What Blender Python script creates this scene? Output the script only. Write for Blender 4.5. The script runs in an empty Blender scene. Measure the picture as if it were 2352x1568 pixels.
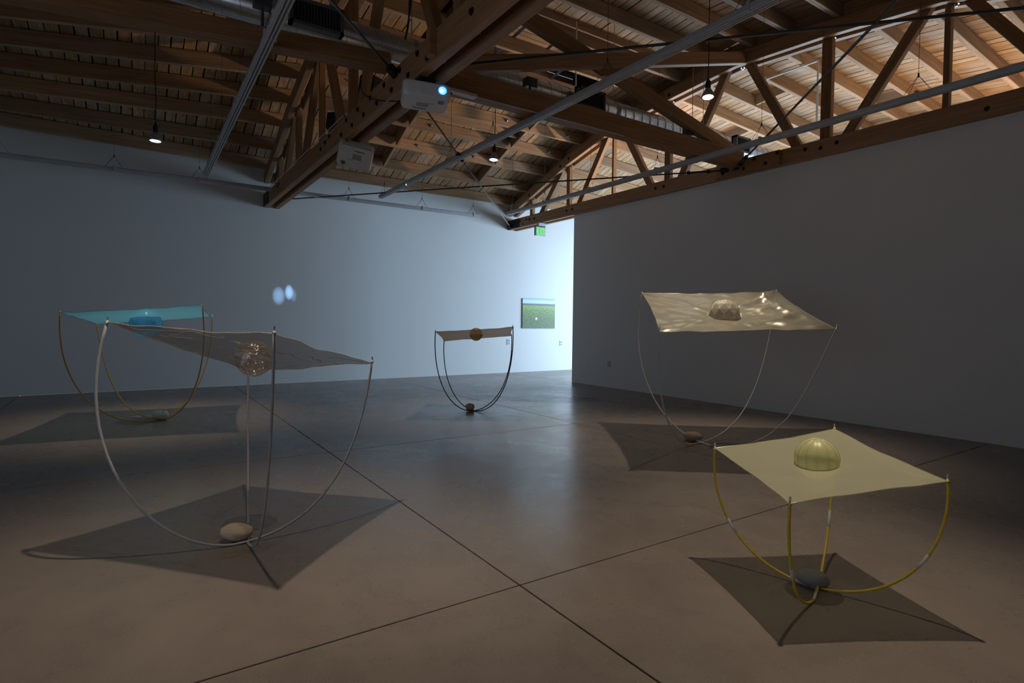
import bpy, math, random
from mathutils import Matrix, Vector, noise
random.seed(7)
sc = bpy.context.scene
C = sc.collection
# ------------------------------------------------------------------ camera
cam_d = bpy.data.cameras.new('camera'); cam = bpy.data.objects.new('camera', cam_d); C.objects.link(cam)
cam_d.sensor_width = 36.0; cam_d.sensor_fit = 'HORIZONTAL'
cam_d.lens = 1297.32 / 2352 * 36.0
cam_d.shift_y = -7.66 / 2352
cam_d.clip_start = 0.05; cam_d.clip_end = 100
yaw, pit, rol = 0.58722, -0.0284, -0.01167
Fw = Vector((math.sin(yaw) * math.cos(pit), math.cos(yaw) * math.cos(pit), math.sin(pit)))
Rt = Vector((math.cos(yaw), -math.sin(yaw), 0)); Dn = Fw.cross(Rt)
cr, sr = math.cos(rol), math.sin(rol)
ax, ay = cr * Rt + sr * Dn, -sr * Rt + cr * Dn
m3 = Matrix((ax, -ay, -Fw)).transposed()
cam.matrix_world = Matrix.Translation((0, 0, 1.2)) @ m3.to_4x4()
sc.camera = cam
# ------------------------------------------------------------------ world, exposure
wd = bpy.data.worlds.new('world'); sc.world = wd; wd.use_nodes = True
wd.node_tree.nodes['Background'].inputs[0].default_value = (0.55, 0.72, 1.0, 1)
wd.node_tree.nodes['Background'].inputs[1].default_value = 0.35
sc.view_settings.view_transform = 'Standard'; sc.view_settings.look = 'None'
sc.view_settings.exposure = 1.1; sc.view_settings.gamma = 1.0
sc.view_settings.use_curve_mapping = False
sc.cycles.max_bounces = 6; sc.cycles.diffuse_bounces = 3; sc.cycles.glossy_bounces = 3; sc.cycles.transparent_max_bounces = 10
sc.cycles.use_adaptive_sampling = True; sc.cycles.adaptive_threshold = 0.04
sc.cycles.sample_clamp_indirect = 6.0

W = {}
def light(name, kind, loc, aim, energy, color, **kw):
    d = bpy.data.lights.new(name, kind); d.energy = energy; d.color = color
    for k, v in kw.items(): setattr(d, k, v)
    o = bpy.data.objects.new(name, d); C.objects.link(o)
    o.matrix_world = Matrix.Translation(loc) @ (Vector(aim) - Vector(loc)).to_track_quat('-Z', 'Y').to_matrix().to_4x4()
    return o
# daylight through an assumed tall window of the next gallery, seen only by what it lights
DAY = light('assumed_window_light', 'AREA', (12.7, 7.5, 1.62), (7.6, 7.5, 0.5), 410, (0.53, 0.76, 1.0), shape='RECTANGLE', size=4.6, size_y=2.6)
# assumed warm lights without fixtures, unseen, added to brighten the next room's ceiling
UP = [light('assumed_uplight', 'AREA', p, t, e, (1.0, 0.70, 0.43), shape='RECTANGLE', size=0.2, size_y=2.0)
      for p, t, e in (((10.6, 2.9, 2.95), (10.4, 3.1, 6.0), 25), ((9.8, 7.2, 3.0), (9.6, 7.2, 6.0), 8))]
UP.append(light('assumed_spot', 'SPOT', (11.4, 6.6, 3.05), (4.6, 8.0, 5.15), 620, (1.0, 0.70, 0.43), spot_size=0.85, spot_blend=0.8, shadow_soft_size=0.06))  # assumed unseen spot, added to brighten the middle bay's roof deck
# unseen fill light added left behind the camera to brighten partition and trusses
FILL = light('fill_light', 'AREA', (-3.32, 1.3, 1.55), (7.0, 2.6, 1.9), 4, (1.0, 0.90, 0.80), shape='RECTANGLE', size=2.8, size_y=2.7)

# ------------------------------------------------------------------ materials
MATS = {}
def nt(name):
    m = bpy.data.materials.new(name); m.use_nodes = True
    n = m.node_tree.nodes; l = m.node_tree.links
    return m, n, l, n['Principled BSDF']
def simple(name, col, rough=0.5, metal=0.0, emit=None, es=0.0, spec=0.5):
    m, n, l, b = nt(name)
    tc = n.new('ShaderNodeTexCoord'); nz = n.new('ShaderNodeTexNoise'); nz.inputs['Scale'].default_value = 14
    l.new(tc.outputs['Object'], nz.inputs['Vector'])
    mx = n.new('ShaderNodeMix'); mx.data_type = 'RGBA'
    mx.inputs[6].default_value = tuple(c * 0.88 for c in col) + (1,); mx.inputs[7].default_value = tuple(min(1, c * 1.1) for c in col) + (1,)
    l.new(nz.outputs[0], mx.inputs[0]); l.new(mx.outputs[2], b.inputs['Base Color'])
    b.inputs['Roughness'].default_value = rough; b.inputs['Metallic'].default_value = metal
    b.inputs['Specular IOR Level'].default_value = spec
    if emit: b.inputs['Emission Color'].default_value = emit + (1,); b.inputs['Emission Strength'].default_value = es
    MATS[name] = m; return m
def wood(name, dark, lite, axis=0, rough=0.72, vary=0.45, grey=0.0, fine=26.0):
    m, n, l, b = nt(name)
    tc = n.new('ShaderNodeTexCoord'); mp = n.new('ShaderNodeMapping')
    s = [fine] * 3; s[axis] = fine / 22
    mp.inputs['Scale'].default_value = s
    oi = n.new('ShaderNodeObjectInfo')
    off = n.new('ShaderNodeVectorMath'); off.operation = 'SCALE'; off.inputs[0].default_value = (37, 19, 53)
    l.new(oi.outputs['Random'], off.inputs['Scale']); l.new(off.outputs[0], mp.inputs['Location'])
    l.new(tc.outputs['Object'], mp.inputs['Vector'])
    nz = n.new('ShaderNodeTexNoise'); nz.inputs['Scale'].default_value = 1.0; nz.inputs['Detail'].default_value = 5; nz.inputs['Distortion'].default_value = 1.2
    l.new(mp.outputs[0], nz.inputs['Vector'])
    rp = n.new('ShaderNodeValToRGB'); rp.color_ramp.elements[0].position = 0.3; rp.color_ramp.elements[1].position = 0.72
    rp.color_ramp.elements[0].color = dark + (1,); rp.color_ramp.elements[1].color = lite + (1,)
    l.new(nz.outputs[0], rp.inputs[0])
    hs = n.new('ShaderNodeHueSaturation')
    mr = n.new('ShaderNodeMapRange'); mr.inputs[3].default_value = 1 - vary; mr.inputs[4].default_value = 1 + vary * 0.8
    l.new(oi.outputs['Random'], mr.inputs[0]); l.new(mr.outputs[0], hs.inputs['Value'])
    wn = n.new('ShaderNodeTexWhiteNoise'); wn.noise_dimensions = '1D'; l.new(oi.outputs['Random'], wn.inputs['W'])
    mr2 = n.new('ShaderNodeMapRange'); mr2.inputs[3].default_value = 1 - grey; mr2.inputs[4].default_value = 1.05
    l.new(wn.outputs['Value'], mr2.inputs[0]); l.new(mr2.outputs[0], hs.inputs['Saturation'])
    l.new(rp.outputs[0], hs.inputs['Color']); l.new(hs.outputs[0], b.inputs['Base Color'])
    kn = n.new('ShaderNodeTexNoise'); kn.inputs['Scale'].default_value = 3.0; l.new(tc.outputs['Object'], kn.inputs['Vector'])
    b.inputs['Roughness'].default_value = rough; b.inputs['Specular IOR Level'].default_value = 0.25
    bp = n.new('ShaderNodeBump'); bp.inputs['Strength'].default_value = 0.25; bp.inputs['Distance'].default_value = 0.004
    l.new(nz.outputs[0], bp.inputs['Height']); l.new(bp.outputs[0], b.inputs['Normal'])
    MATS[name] = m; return m
wood('timber', (0.25, 0.128, 0.058), (0.40, 0.22, 0.105), 0, 0.6, 0.18, 0.1)
wood('joist_wood', (0.27, 0.155, 0.082), (0.45, 0.28, 0.155), 0, 0.75, 0.2, 0.15)
wood('plank_wood', (0.27, 0.150, 0.072), (0.48, 0.30, 0.15), 1, 0.75, 0.24, 0.22)
simple('backing', (0.012, 0.009, 0.007), 0.9)
simple('black_steel', (0.018, 0.018, 0.02), 0.45, 0.3)
simple('dark_steel', (0.075, 0.078, 0.085), 0.5, 0.3)
simple('steel', (0.42, 0.44, 0.47), 0.35, 0.9)
simple('rod_paint', (0.20, 0.20, 0.21), 0.5)
simple('track_grey', (0.47, 0.475, 0.51), 0.4)
simple('grille_grey', (0.11, 0.115, 0.13), 0.5)
simple('track_slot', (0.24, 0.245, 0.27), 0.5)
simple('white_plastic', (0.66, 0.66, 0.68), 0.45)
simple('grey_plastic', (0.30, 0.30, 0.32), 0.5)
simple('black_plastic', (0.01, 0.01, 0.012), 0.5)
simple('conduit_white', (0.62, 0.62, 0.62), 0.5)
simple('bulb_glow', (1, 0.95, 0.85), 0.5, 0, (1.0, 0.93, 0.82), 6.0)
simple('lens_glow', (0.2, 0.5, 1), 0.2, 0, (0.10, 0.36, 1.0), 1.1)
simple('lens_core', (1, 1, 1), 0.2, 0, (0.62, 0.86, 1.0), 3.0)
simple('lens_ring', (0.05, 0.12, 0.3), 0.25, 0.2, (0.02, 0.10, 0.32), 0.22)
simple('led_green', (0.1, 0.9, 0.2), 0.4, 0, (0.2, 1.0, 0.35), 3.0)
simple('exit_green', (0.05, 0.8, 0.1), 0.4, 0, (0.10, 0.95, 0.14), 0.42)
simple('rod_grey', (0.30, 0.30, 0.31), 0.38)
simple('rod_orange', (0.62, 0.33, 0.05), 0.42)
simple('rod_charcoal', (0.07, 0.07, 0.075), 0.45)
simple('rod_silver', (0.60, 0.59, 0.55), 0.35)
simple('rod_yellow', (0.62, 0.44, 0.015), 0.38)
simple('stone_tan', (0.46, 0.36, 0.25), 0.8)
simple('stone_white', (0.62, 0.61, 0.59), 0.8)
simple('stone_sand', (0.52, 0.39, 0.26), 0.8)
simple('stone_brown', (0.40, 0.31, 0.22), 0.85)
simple('stone_grey', (0.26, 0.25, 0.235), 0.85)
for k in ('stone_tan', 'stone_white', 'stone_sand', 'stone_brown', 'stone_grey'):
    nd = MATS[k].node_tree.nodes
    for q in nd:
        if q.type == 'TEX_NOISE': q.inputs['Scale'].default_value = 30; q.inputs['Detail'].default_value = 8; q.inputs['Distortion'].default_value = 1.5

def wall_mat(name, col):
    m, n, l, b = nt(name)
    tc = n.new('ShaderNodeTexCoord'); nz = n.new('ShaderNodeTexNoise'); nz.inputs['Scale'].default_value = 0.8; nz.inputs['Detail'].default_value = 4
    l.new(tc.outputs['Object'], nz.inputs['Vector'])
    mx = n.new('ShaderNodeMix'); mx.data_type = 'RGBA'; l.new(nz.outputs[0], mx.inputs[0])
    mx.inputs[6].default_value = tuple(c * 0.965 for c in col) + (1,); mx.inputs[7].default_value = col + (1,)
    l.new(mx.outputs[2], b.inputs['Base Color']); b.inputs['Roughness'].default_value = 0.85; b.inputs['Specular IOR Level'].default_value = 0.2
    n2 = n.new('ShaderNodeTexNoise'); n2.inputs['Scale'].default_value = 220; l.new(tc.outputs['Object'], n2.inputs['Vector'])
    bp = n.new('ShaderNodeBump'); bp.inputs['Strength'].default_value = 0.06; bp.inputs['Distance'].default_value = 0.002
    l.new(n2.outputs[0], bp.inputs['Height']); l.new(bp.outputs[0], b.inputs['Normal'])
    MATS[name] = m
wall_mat('wall_paint', (0.74, 0.74, 0.735))

def floor_mat():
    m, n, l, b = nt('concrete')
    tc = n.new('ShaderNodeTexCoord'); g = n.new('ShaderNodeNewGeometry')
    def nz(scale, det, dist=0.0, rough=0.55):
        q = n.new('ShaderNodeTexNoise'); q.inputs['Scale'].default_value = scale; q.inputs['Detail'].default_value = det
        q.inputs['Distortion'].default_value = dist; q.inputs['Roughness'].default_value = rough
        l.new(g.outputs['Position'], q.inputs['Vector']); return q
    big = nz(0.55, 7, 0.7, 0.6); mid = nz(3.2, 8, 0.4, 0.65); fine = nz(160, 3, 0, 0.8)
    rp = n.new('ShaderNodeValToRGB'); e = rp.color_ramp.elements
    e[0].position = 0.26; e[0].color = (0.118, 0.100, 0.085, 1); e[1].position = 0.76; e[1].color = (0.215, 0.180, 0.150, 1)
    fine.inputs['Scale'].default_value = 260
    mixf = n.new('ShaderNodeMix'); mixf.data_type = 'FLOAT'; mixf.inputs[0].default_value = 0.42
    l.new(big.outputs[0], mixf.inputs[2]); l.new(mid.outputs[0], mixf.inputs[3]); l.new(mixf.outputs[0], rp.inputs[0])
    # fine exposed grains
    gr = n.new('ShaderNodeValToRGB'); gr.color_ramp.elements[0].position = 0.42; gr.color_ramp.elements[1].position = 0.75
    gr.color_ramp.elements[0].color = (0.78, 0.78, 0.78, 1); gr.color_ramp.elements[1].color = (1.8, 1.72, 1.6, 1)
    l.new(fine.outputs[0], gr.inputs[0])
    mu = n.new('ShaderNodeMix'); mu.data_type = 'RGBA'; mu.blend_type = 'MULTIPLY'; mu.inputs[0].default_value = 0.75
    l.new(rp.outputs[0], mu.inputs[6]); l.new(gr.outputs[0], mu.inputs[7])
    # a worn dark stain across the way into the next gallery
    mp = n.new('ShaderNodeMapping'); mp.vector_type = 'TEXTURE'; mp.inputs['Location'].default_value = (5.15, 7.25, 0); mp.inputs['Rotation'].default_value = (0, 0, -.588); mp.inputs['Scale'].default_value = (1.6, .62, 1)
    l.new(g.outputs['Position'], mp.inputs['Vector']); ln = n.new('ShaderNodeVectorMath'); ln.operation = 'LENGTH'; l.new(mp.outputs[0], ln.inputs[0])
    sn = nz(1.9, 6, 1.2, 0.7); ad = n.new('ShaderNodeMath'); ad.operation = 'MULTIPLY_ADD'; l.new(sn.outputs[0], ad.inputs[0]); ad.inputs[1].default_value = 1.7; l.new(ln.outputs['Value'], ad.inputs[2])
    ms = n.new('ShaderNodeMapRange'); ms.interpolation_type = 'SMOOTHSTEP'; ms.inputs[1].default_value = 1.35; ms.inputs[2].default_value = 1.75; ms.inputs[3].default_value = 1; ms.inputs[4].default_value = 0; l.new(ad.outputs[0], ms.inputs[0])
    sm = n.new('ShaderNodeMix'); sm.data_type = 'RGBA'; sm.inputs[7].default_value = (.05, .046, .042, 1); l.new(ms.outputs[0], sm.inputs[0]); l.new(mu.outputs[2], sm.inputs[6]); l.new(sm.outputs[2], b.inputs['Base Color'])
    sp_ = n.new('ShaderNodeMapRange'); sp_.inputs[3].default_value = .55; sp_.inputs[4].default_value = .2; l.new(ms.outputs[0], sp_.inputs[0])
    rr = n.new('ShaderNodeMapRange'); rr.inputs[1].default_value = 0.32; rr.inputs[2].default_value = 0.7; rr.inputs[3].default_value = 0.20; rr.inputs[4].default_value = 0.38
    l.new(mixf.outputs[0], rr.inputs[0]); l.new(rr.outputs[0], b.inputs['Roughness'])
    l.new(sp_.outputs[0], b.inputs['Specular IOR Level'])
    bp = n.new('ShaderNodeBump'); bp.inputs['Strength'].default_value = 0.06; bp.inputs['Distance'].default_value = 0.003
    l.new(mid.outputs[0], bp.inputs['Height']); l.new(bp.outputs[0], b.inputs['Normal'])
    MATS['concrete'] = m
floor_mat()

def galv_mat():
    m, n, l, b = nt('galvanised')
    tc = n.new('ShaderNodeTexCoord'); v = n.new('ShaderNodeTexVoronoi'); v.inputs['Scale'].default_value = 30
    l.new(tc.outputs['Object'], v.inputs['Vector'])
    rp = n.new('ShaderNodeValToRGB'); rp.color_ramp.elements[0].color = (0.62, 0.63, 0.65, 1); rp.color_ramp.elements[1].color = (0.78, 0.79, 0.80, 1)
    l.new(v.outputs['Color'], rp.inputs[0]); l.new(rp.outputs[0], b.inputs['Base Color'])
    b.inputs['Metallic'].default_value = 0.85; b.inputs['Roughness'].default_value = 0.28
    MATS['galvanised'] = m
galv_mat()

def fabric(name, col, trans=0.4, gloss=0.25, grough=0.25, fold=0.3, fscale=9.0, ridged=False, thru=0.45, glow=None):
    m = bpy.data.materials.new(name); m.use_nodes = True; n = m.node_tree.nodes; l = m.node_tree.links
    n.remove(n['Principled BSDF']); out = n['Material Output']
    tc = n.new('ShaderNodeTexCoord')
    nz = n.new('ShaderNodeTexNoise'); nz.inputs['Scale'].default_value = fscale; nz.inputs['Detail'].default_value = 6; nz.inputs['Distortion'].default_value = 0.8
    l.new(tc.outputs['Object'], nz.inputs['Vector'])
    if ridged: nz.noise_type = 'RIDGED_MULTIFRACTAL'; nz.inputs['Detail'].default_value = 3
    bp = n.new('ShaderNodeBump'); bp.inputs['Strength'].default_value = fold; bp.inputs['Distance'].default_value = 0.02; l.new(nz.outputs[0], bp.inputs['Height'])
    wv = n.new('ShaderNodeTexNoise'); wv.inputs['Scale'].default_value = 600; l.new(tc.outputs['Object'], wv.inputs['Vector'])
    cm = n.new('ShaderNodeMix'); cm.data_type = 'RGBA'; cm.inputs[6].default_value = tuple(c * 0.8 for c in col) + (1,); cm.inputs[7].default_value = tuple(min(1, c * 1.15) for c in col) + (1,)
    l.new(wv.outputs[0], cm.inputs[0])
    df = n.new('ShaderNodeBsdfDiffuse'); tl = n.new('ShaderNodeBsdfTranslucent'); gl = n.new('ShaderNodeBsdfAnisotropic' if False else 'ShaderNodeBsdfGlossy'); tp = n.new('ShaderNodeBsdfTransparent')
    for q in (df, tl): l.new(cm.outputs[2], q.inputs['Color']); l.new(bp.outputs[0], q.inputs['Normal'])
    l.new(bp.outputs[0], gl.inputs['Normal']); gl.inputs['Color'].default_value = (glow or tuple(min(1, c * 1.3 + 0.15) for c in col)) + (1,); gl.inputs['Roughness'].default_value = grough
    tp.inputs['Color'].default_value = tuple(min(1, 0.55 + c * 0.5) for c in col) + (1,)
    a = n.new('ShaderNodeMixShader'); a.inputs[0].default_value = thru; l.new(df.outputs[0], a.inputs[1]); l.new(tl.outputs[0], a.inputs[2])
    b = n.new('ShaderNodeMixShader'); b.inputs[0].default_value = gloss; l.new(a.outputs[0], b.inputs[1]); l.new(gl.outputs[0], b.inputs[2])
    c = n.new('ShaderNodeMixShader'); c.inputs[0].default_value = trans; l.new(b.outputs[0], c.inputs[1]); l.new(tp.outputs[0], c.inputs[2])
    l.new(c.outputs[0], out.inputs['Surface']); MATS[name] = m
fabric('organza_yellow', (0.68, 0.67, 0.46), 0.32, 0.14, 0.22, 0.06, 7)
fabric('organza_taupe', (0.125, 0.110, 0.097), 0.56, 0.34, 0.22, 0.8, 9, True, 0.28, (0.75, 0.68, 0.6))
fabric('organza_sand', (0.50, 0.475, 0.38), 0.30, 0.50, 0.25, 0.12, 5, False, 0.4, (0.93, 0.88, 0.68))
fabric('organza_blue', (0.11, 0.38, 0.54), 0.32, 0.18, 0.22, 0.2, 9, False, 0.6)
fabric('organza_brown', (0.28, 0.205, 0.135), 0.14, 0.10, 0.3, 0.2, 9)
fabric('bubble_orange', (0.50, 0.36, 0.15), 0.25, 0.1, 0.35, 0.2, 14)
fabric('bubble_clear', (0.42, 0.37, 0.33), 0.62, 0.40, 0.22, 0.6, 34, True, 0.4, (1.0, 0.92, 0.84))
fabric('bubble_blue', (0.24, 0.62, 0.86), 0.32, 0.12, 0.3, 0.3, 14, False, 0.6)
fabric('bubble_sand', (0.52, 0.48, 0.40), 0.22, 0.05, 0.5, 0.1, 10)
fabric('bubble_yellow', (0.80, 0.80, 0.46), 0.33, 0.06, 0.4, 0.05, 10, False, 0.6)
fabric('seam_pale', (0.85, 0.82, 0.62), 0.05, 0.15, 0.3, 0.05, 10)
fabric('glint_film', (0.55, 0.49, 0.43), 0.2, 0.3, 0.25, 0.6, 40)  # pale colour standing in for glints along creases, hem and bubble edges

# ------------------------------------------------------------------ mesh helpers
class B:
    def __init__(s): s.v = []; s.f = []; s.mi = []; s.cur = 0
    def add(s, vs, fs):
        o = len(s.v); s.v += [tuple(v) for v in vs]; s.f += [tuple(i + o for i in f) for f in fs]; s.mi += [s.cur] * len(fs); return s
    def box(s, c, d, M=None, bev=0.0):
        x, y, z = d[0] / 2, d[1] / 2, d[2] / 2
        if bev > 0:
            b = min(bev, x * .9, y * .9, z * .9); vs = []
            for sx in (-1, 1):
                for sy in (-1, 1):
                    for sz in (-1, 1):
                        vs += [(sx * (x - b), sy * (y - b), sz * z), (sx * (x - b), sy * y, sz * (z - b)), (sx * x, sy * (y - b), sz * (z - b))]
            I = lambda a, b_, c_, k: ((a * 4 + b_ * 2 + c_) * 3 + k)
            fs = []
            for q in (0, 1):
                fs.append([I(0, 0, q, 0), I(1, 0, q, 0), I(1, 1, q, 0), I(0, 1, q, 0)][::1 if q else -1])
                fs.append([I(0, q, 0, 1), I(1, q, 0, 1), I(1, q, 1, 1), I(0, q, 1, 1)][::-1 if q else 1])
                fs.append([I(q, 0, 0, 2), I(q, 1, 0, 2), I(q, 1, 1, 2), I(q, 0, 1, 2)][::1 if q else -1])
            for a in (0, 1):
                for b_ in (0, 1):
                    fs.append([I(0, a, b_, 0), I(1, a, b_, 0), I(1, a, b_, 1), I(0, a, b_, 1)])
                    fs.append([I(a, 0, b_, 0), I(a, 1, b_, 0), I(a, 1, b_, 2), I(a, 0, b_, 2)])
                    fs.append([I(a, b_, 0, 1), I(a, b_, 1, 1), I(a, b_, 1, 2), I(a, b_, 0, 2)])
                    for c_ in (0, 1): fs.append([I(a, b_, c_, 0), I(a, b_, c_, 1), I(a, b_, c_, 2)])
        else:
            vs = [(sx * x, sy * y, sz * z) for sx in (-1, 1) for sy in (-1, 1) for sz in (-1, 1)]
            fs = [(0, 1, 3, 2), (4, 6, 7, 5), (0, 4, 5, 1), (2, 3, 7, 6), (0, 2, 6, 4), (1, 5, 7, 3)]
        vs = [Vector(v) for v in vs]
        if M is not None: vs = [M @ v for v in vs]
        c = Vector(c); return s.add([v + c for v in vs], fs)
    def tube(s, pts, r, n=8, cap=True, r1=None):
        pts = [Vector(p) for p in pts]; vs = []; fs = []; N = len(pts)
        t0 = (pts[1] - pts[0]).normalized(); u = t0.orthogonal().normalized()
        for i, p in enumerate(pts):
            t = (pts[min(i + 1, N - 1)] - pts[max(i - 1, 0)]).normalized()
            u = (u - t * u.dot(t)).normalized(); w = t.cross(u)
            rr = r if r1 is None else r + (r1 - r) * i / (N - 1)
            for k in range(n):
                a = 2 * math.pi * k / n; vs.append(p + (u * math.cos(a) + w * math.sin(a)) * rr)
        for i in range(N - 1):
            for k in range(n):
                k2 = (k + 1) % n; fs.append((i * n + k, i * n + k2, (i + 1) * n + k2, (i + 1) * n + k))
        if cap: fs += [tuple(range(n))[::-1], tuple((N - 1) * n + k for k in range(n))]
        return s.add(vs, fs)
    def lathe(s, prof, n=20, c=(0, 0, 0), M=None):
        vs = []; fs = []; m = len(prof)
        for r, z in prof:
            for k in range(n):
                a = 2 * math.pi * k / n; v = Vector((r * math.cos(a), r * math.sin(a), z))
                if M is not None: v = M @ v
                vs.append(v + Vector(c))
        for i in range(m - 1):
            for k in range(n):
                k2 = (k + 1) % n; fs.append((i * n + k, i * n + k2, (i + 1) * n + k2, (i + 1) * n + k))
        if prof[0][0] > 1e-6: fs.append(tuple(range(n))[::-1])
        if prof[-1][0] > 1e-6: fs.append(tuple((m - 1) * n + k for k in range(n)))
        return s.add(vs, fs)
    def build(s, name, mat, parent=None, Mw=None, smooth=False, kind=None):
        me = bpy.data.meshes.new(name); Mw = Mw or Matrix.Identity(4)
        me.from_pydata(s.v, [], s.f)
        for mm in (mat if isinstance(mat, (list, tuple)) else [mat]): me.materials.append(MATS[mm])
        if any(s.mi):
            for p, i in zip(me.polygons, s.mi): p.material_index = i
        if smooth:
            for p in me.polygons: p.use_smooth = True
        me.validate(); me.update()
        return place(bpy.data.objects.new(name, me), parent, Mw, kind)
def place(o, parent, Mw, kind=None):
    C.objects.link(o); W[o.name] = Mw
    if parent is not None:
        o.parent = parent; o.matrix_parent_inverse = Matrix.Identity(4); o.matrix_basis = W[parent.name].inverted() @ Mw
    else: o.matrix_basis = Mw
    if kind: o['kind'] = kind
    return o
def centred(b, about=None):
    """move the mesh so that its origin sits at `about` (default: bounding centre); gives the matrix"""
    if about is None:
        xs = list(zip(*b.v)); about = Vector([(min(q) + max(q)) / 2 for q in xs])
    about = Vector(about); b.v = [tuple(Vector(v) - about) for v in b.v]
    return Matrix.Translation(about)
def tag(o, label, cat, group=None):
    o['label'] = label; o['category'] = cat
    if group: o['group'] = group
    return o
def thing(name, label, cat, loc=(0, 0, 0), group=None):
    o = bpy.data.objects.new(name, None); o.empty_display_size = 0.1
    place(o, None, Matrix.Translation(loc)); return tag(o, label, cat, group)
def part(name, b, mat, parent, smooth=False, kind=None):
    Mw = centred(b); return b.build(name, mat, parent, Mw, smooth, kind)
def axisM(p0, p1, up=(0, 0, 1)):
    p0, p1 = Vector(p0), Vector(p1); x = (p1 - p0).normalized(); z = Vector(up) - x * x.dot(Vector(up))
    z = z.normalized() if z.length > 1e-4 else x.orthogonal().normalized(); y = z.cross(x)
    M = Matrix((x, y, z)).transposed().to_4x4(); return Matrix.Translation((p0 + p1) / 2) @ M
def bar(name, p0, p1, w, h, mat, parent=None, bev=0.006, up=(0, 0, 1)):
    """box whose local X runs from p0 to p1, w across (local Y), h along up"""
    b = B(); b.box((0, 0, 0), ((Vector(p1) - Vector(p0)).length, w, h), None, bev)
    return b.build(name, mat, parent, axisM(p0, p1, up))

# ------------------------------------------------------------------ setting: floor, walls, ceiling
YB, XP, YF, XL, XR = 11.2, 7.36, -0.8, -3.4, 12.8
fl = B(); fl.box((4.7, 5.2, -0.06), (16.6, 12.4, 0.06)); FLOOR = fl.build('floor', 'backing', None, None, kind='structure')
FLOOR['label'] = 'polished brown concrete floor with saw-cut joints'
xs = [XL] + [-1.465, 1.452, 4.355, 7.26, 10.17] + [XR]; ys = [YF, 2.095, 5.16, 8.22, YB]
for i in range(len(xs) - 1):
    for j in range(len(ys) - 1):
        b = B(); g = 0.004
        b.box(((xs[i] + xs[i + 1]) / 2, (ys[j] + ys[j + 1]) / 2, -0.015), (xs[i + 1] - xs[i] - 2 * g, ys[j + 1] - ys[j] - 2 * g, 0.03), None, 0.002)
        part('slab', b, 'concrete', FLOOR)
def wall(name, lo, hi, label):
    b = B(); b.box([(a + c) / 2 for a, c in zip(lo, hi)], [c - a for a, c in zip(lo, hi)])
    o = part(name, b, 'wall_paint', None, kind='structure'); o['label'] = label; return o
wall('wall_back', (XL - .15, YB, 0), (XR + .15, YB + .15, 4.35), 'long white gallery wall lit by bluish daylight at its right end')
wl = B()  # end wall out of view; its opening is added for the fill light
for lo, hi in (((XL - .15, YF, 0), (XL, -.2, 4.3)), ((XL - .15, 2.8, 0), (XL, YB, 4.3)), ((XL - .15, -.2, 2.95), (XL, 2.8, 4.3))):
    wl.box([(a + c) / 2 for a, c in zip(lo, hi)], [c - a for a, c in zip(lo, hi)])
o = part('wall_left', wl, 'wall_paint', None, kind='structure'); o['label'] = 'white end wall with an opening added for the fill light'
wall('wall_front', (XL - .15, YF - .15, 0), (XR + .15, YF, 4.3), 'white wall behind the camera')
wall('wall_right', (XP, YF, 0), (XP + .16, 8.85, 3.36), 'grey shaded partition wall under the roof truss')
# far wall of the next gallery with an assumed tall daylight window
wf = B()
for lo, hi in (((XR, YF, 0), (XR + .15, 5.1, 4.3)), ((XR, 9.9, 0), (XR + .15, YB, 4.3)), ((XR, 5.1, 2.98), (XR + .15, 9.9, 4.3)), ((XR, 5.1, 0), (XR + .15, 9.9, .25))):
    wf.box([(a + c) / 2 for a, c in zip(lo, hi)], [c - a for a, c in zip(lo, hi)])
o = part('wall_far', wf, 'wall_paint', None, kind='structure'); o['label'] = 'far wall of the next gallery'
wn = B()
for lo, hi in [((XR + .03, q, .25), (XR + .1, q + .07, 2.98)) for q in (5.1, 6.68, 8.26, 9.83)] + [((XR + .03, 5.1, .25), (XR + .1, 9.9, .32)), ((XR + .03, 5.1, 2.91), (XR + .1, 9.9, 2.98))]:
    wn.box([(a + c) / 2 for a, c in zip(lo, hi)], [c - a for a, c in zip(lo, hi)])
o = part('window_assumed', wn, 'dark_steel', None, kind='structure'); o['label'] = 'assumed tall window of the next gallery'

NOD = [(11.3, 3.83), (9.1, 4.585), (7.8, 4.915), (6.5, 5.07), (5.2, 5.165)]
NOD = NOD + [(10.4 - y, z) for y, z in NOD[-2::-1]]
def fz(y):
    for (y0, z0), (y1, z1) in zip(NOD, NOD[1:]):
        if y1 <= y <= y0 or (y > y0 and y0 == NOD[0][0]): return z0 + (z1 - z0) * (y0 - y) / (y0 - y1)
    return NOD[-1][1]
XT0, XT1 = 1.96, 7.30                       # the two trusses' near faces
def gz(x, y):                               # underside of the joists
    f = fz(y)
    if x < XT0 + .1: return 4.0 + (f - 4.0) * max(0.0, (x - XL) / (XT0 + .1 - XL))
    if x > XT1 + .2: return f - 0.055 * (x - XT1 - .2)
    return f
JH = 0.19
# sheathing behind the planks
b = B(); st = [11.35, 9.1, 7.8, 6.5, 5.2, 3.9, 2.6, 1.3, -.95]; xx = [XL - .15, 2.06, 7.5, XR + .15]
HX0, HX1, HY0, HY1 = 3.45, 6.55, 6.05, 7.95   # skylight well
def strip(b, x0, x1, y0, y1, dz, th):
    yy = [y0] + [q for q in st if y1 < q < y0] + [y1]; vs = []
    for y in yy:
        for x in (x0, x1):
            z = gz(x, y) + JH + dz; vs += [(x, y, z), (x, y, z + th)]
    fs = []
    for i in range(len(yy) - 1):
        o = i * 4; fs += [(o, o + 2, o + 6, o + 4), (o + 1, o + 5, o + 7, o + 3), (o, o + 4, o + 5, o + 1), (o + 2, o + 3, o + 7, o + 6)]
    fs += [(0, 1, 3, 2), (len(yy) * 4 - 4, len(yy) * 4 - 2, len(yy) * 4 - 1, len(yy) * 4 - 3)]
    b.add(vs, fs)
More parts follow.
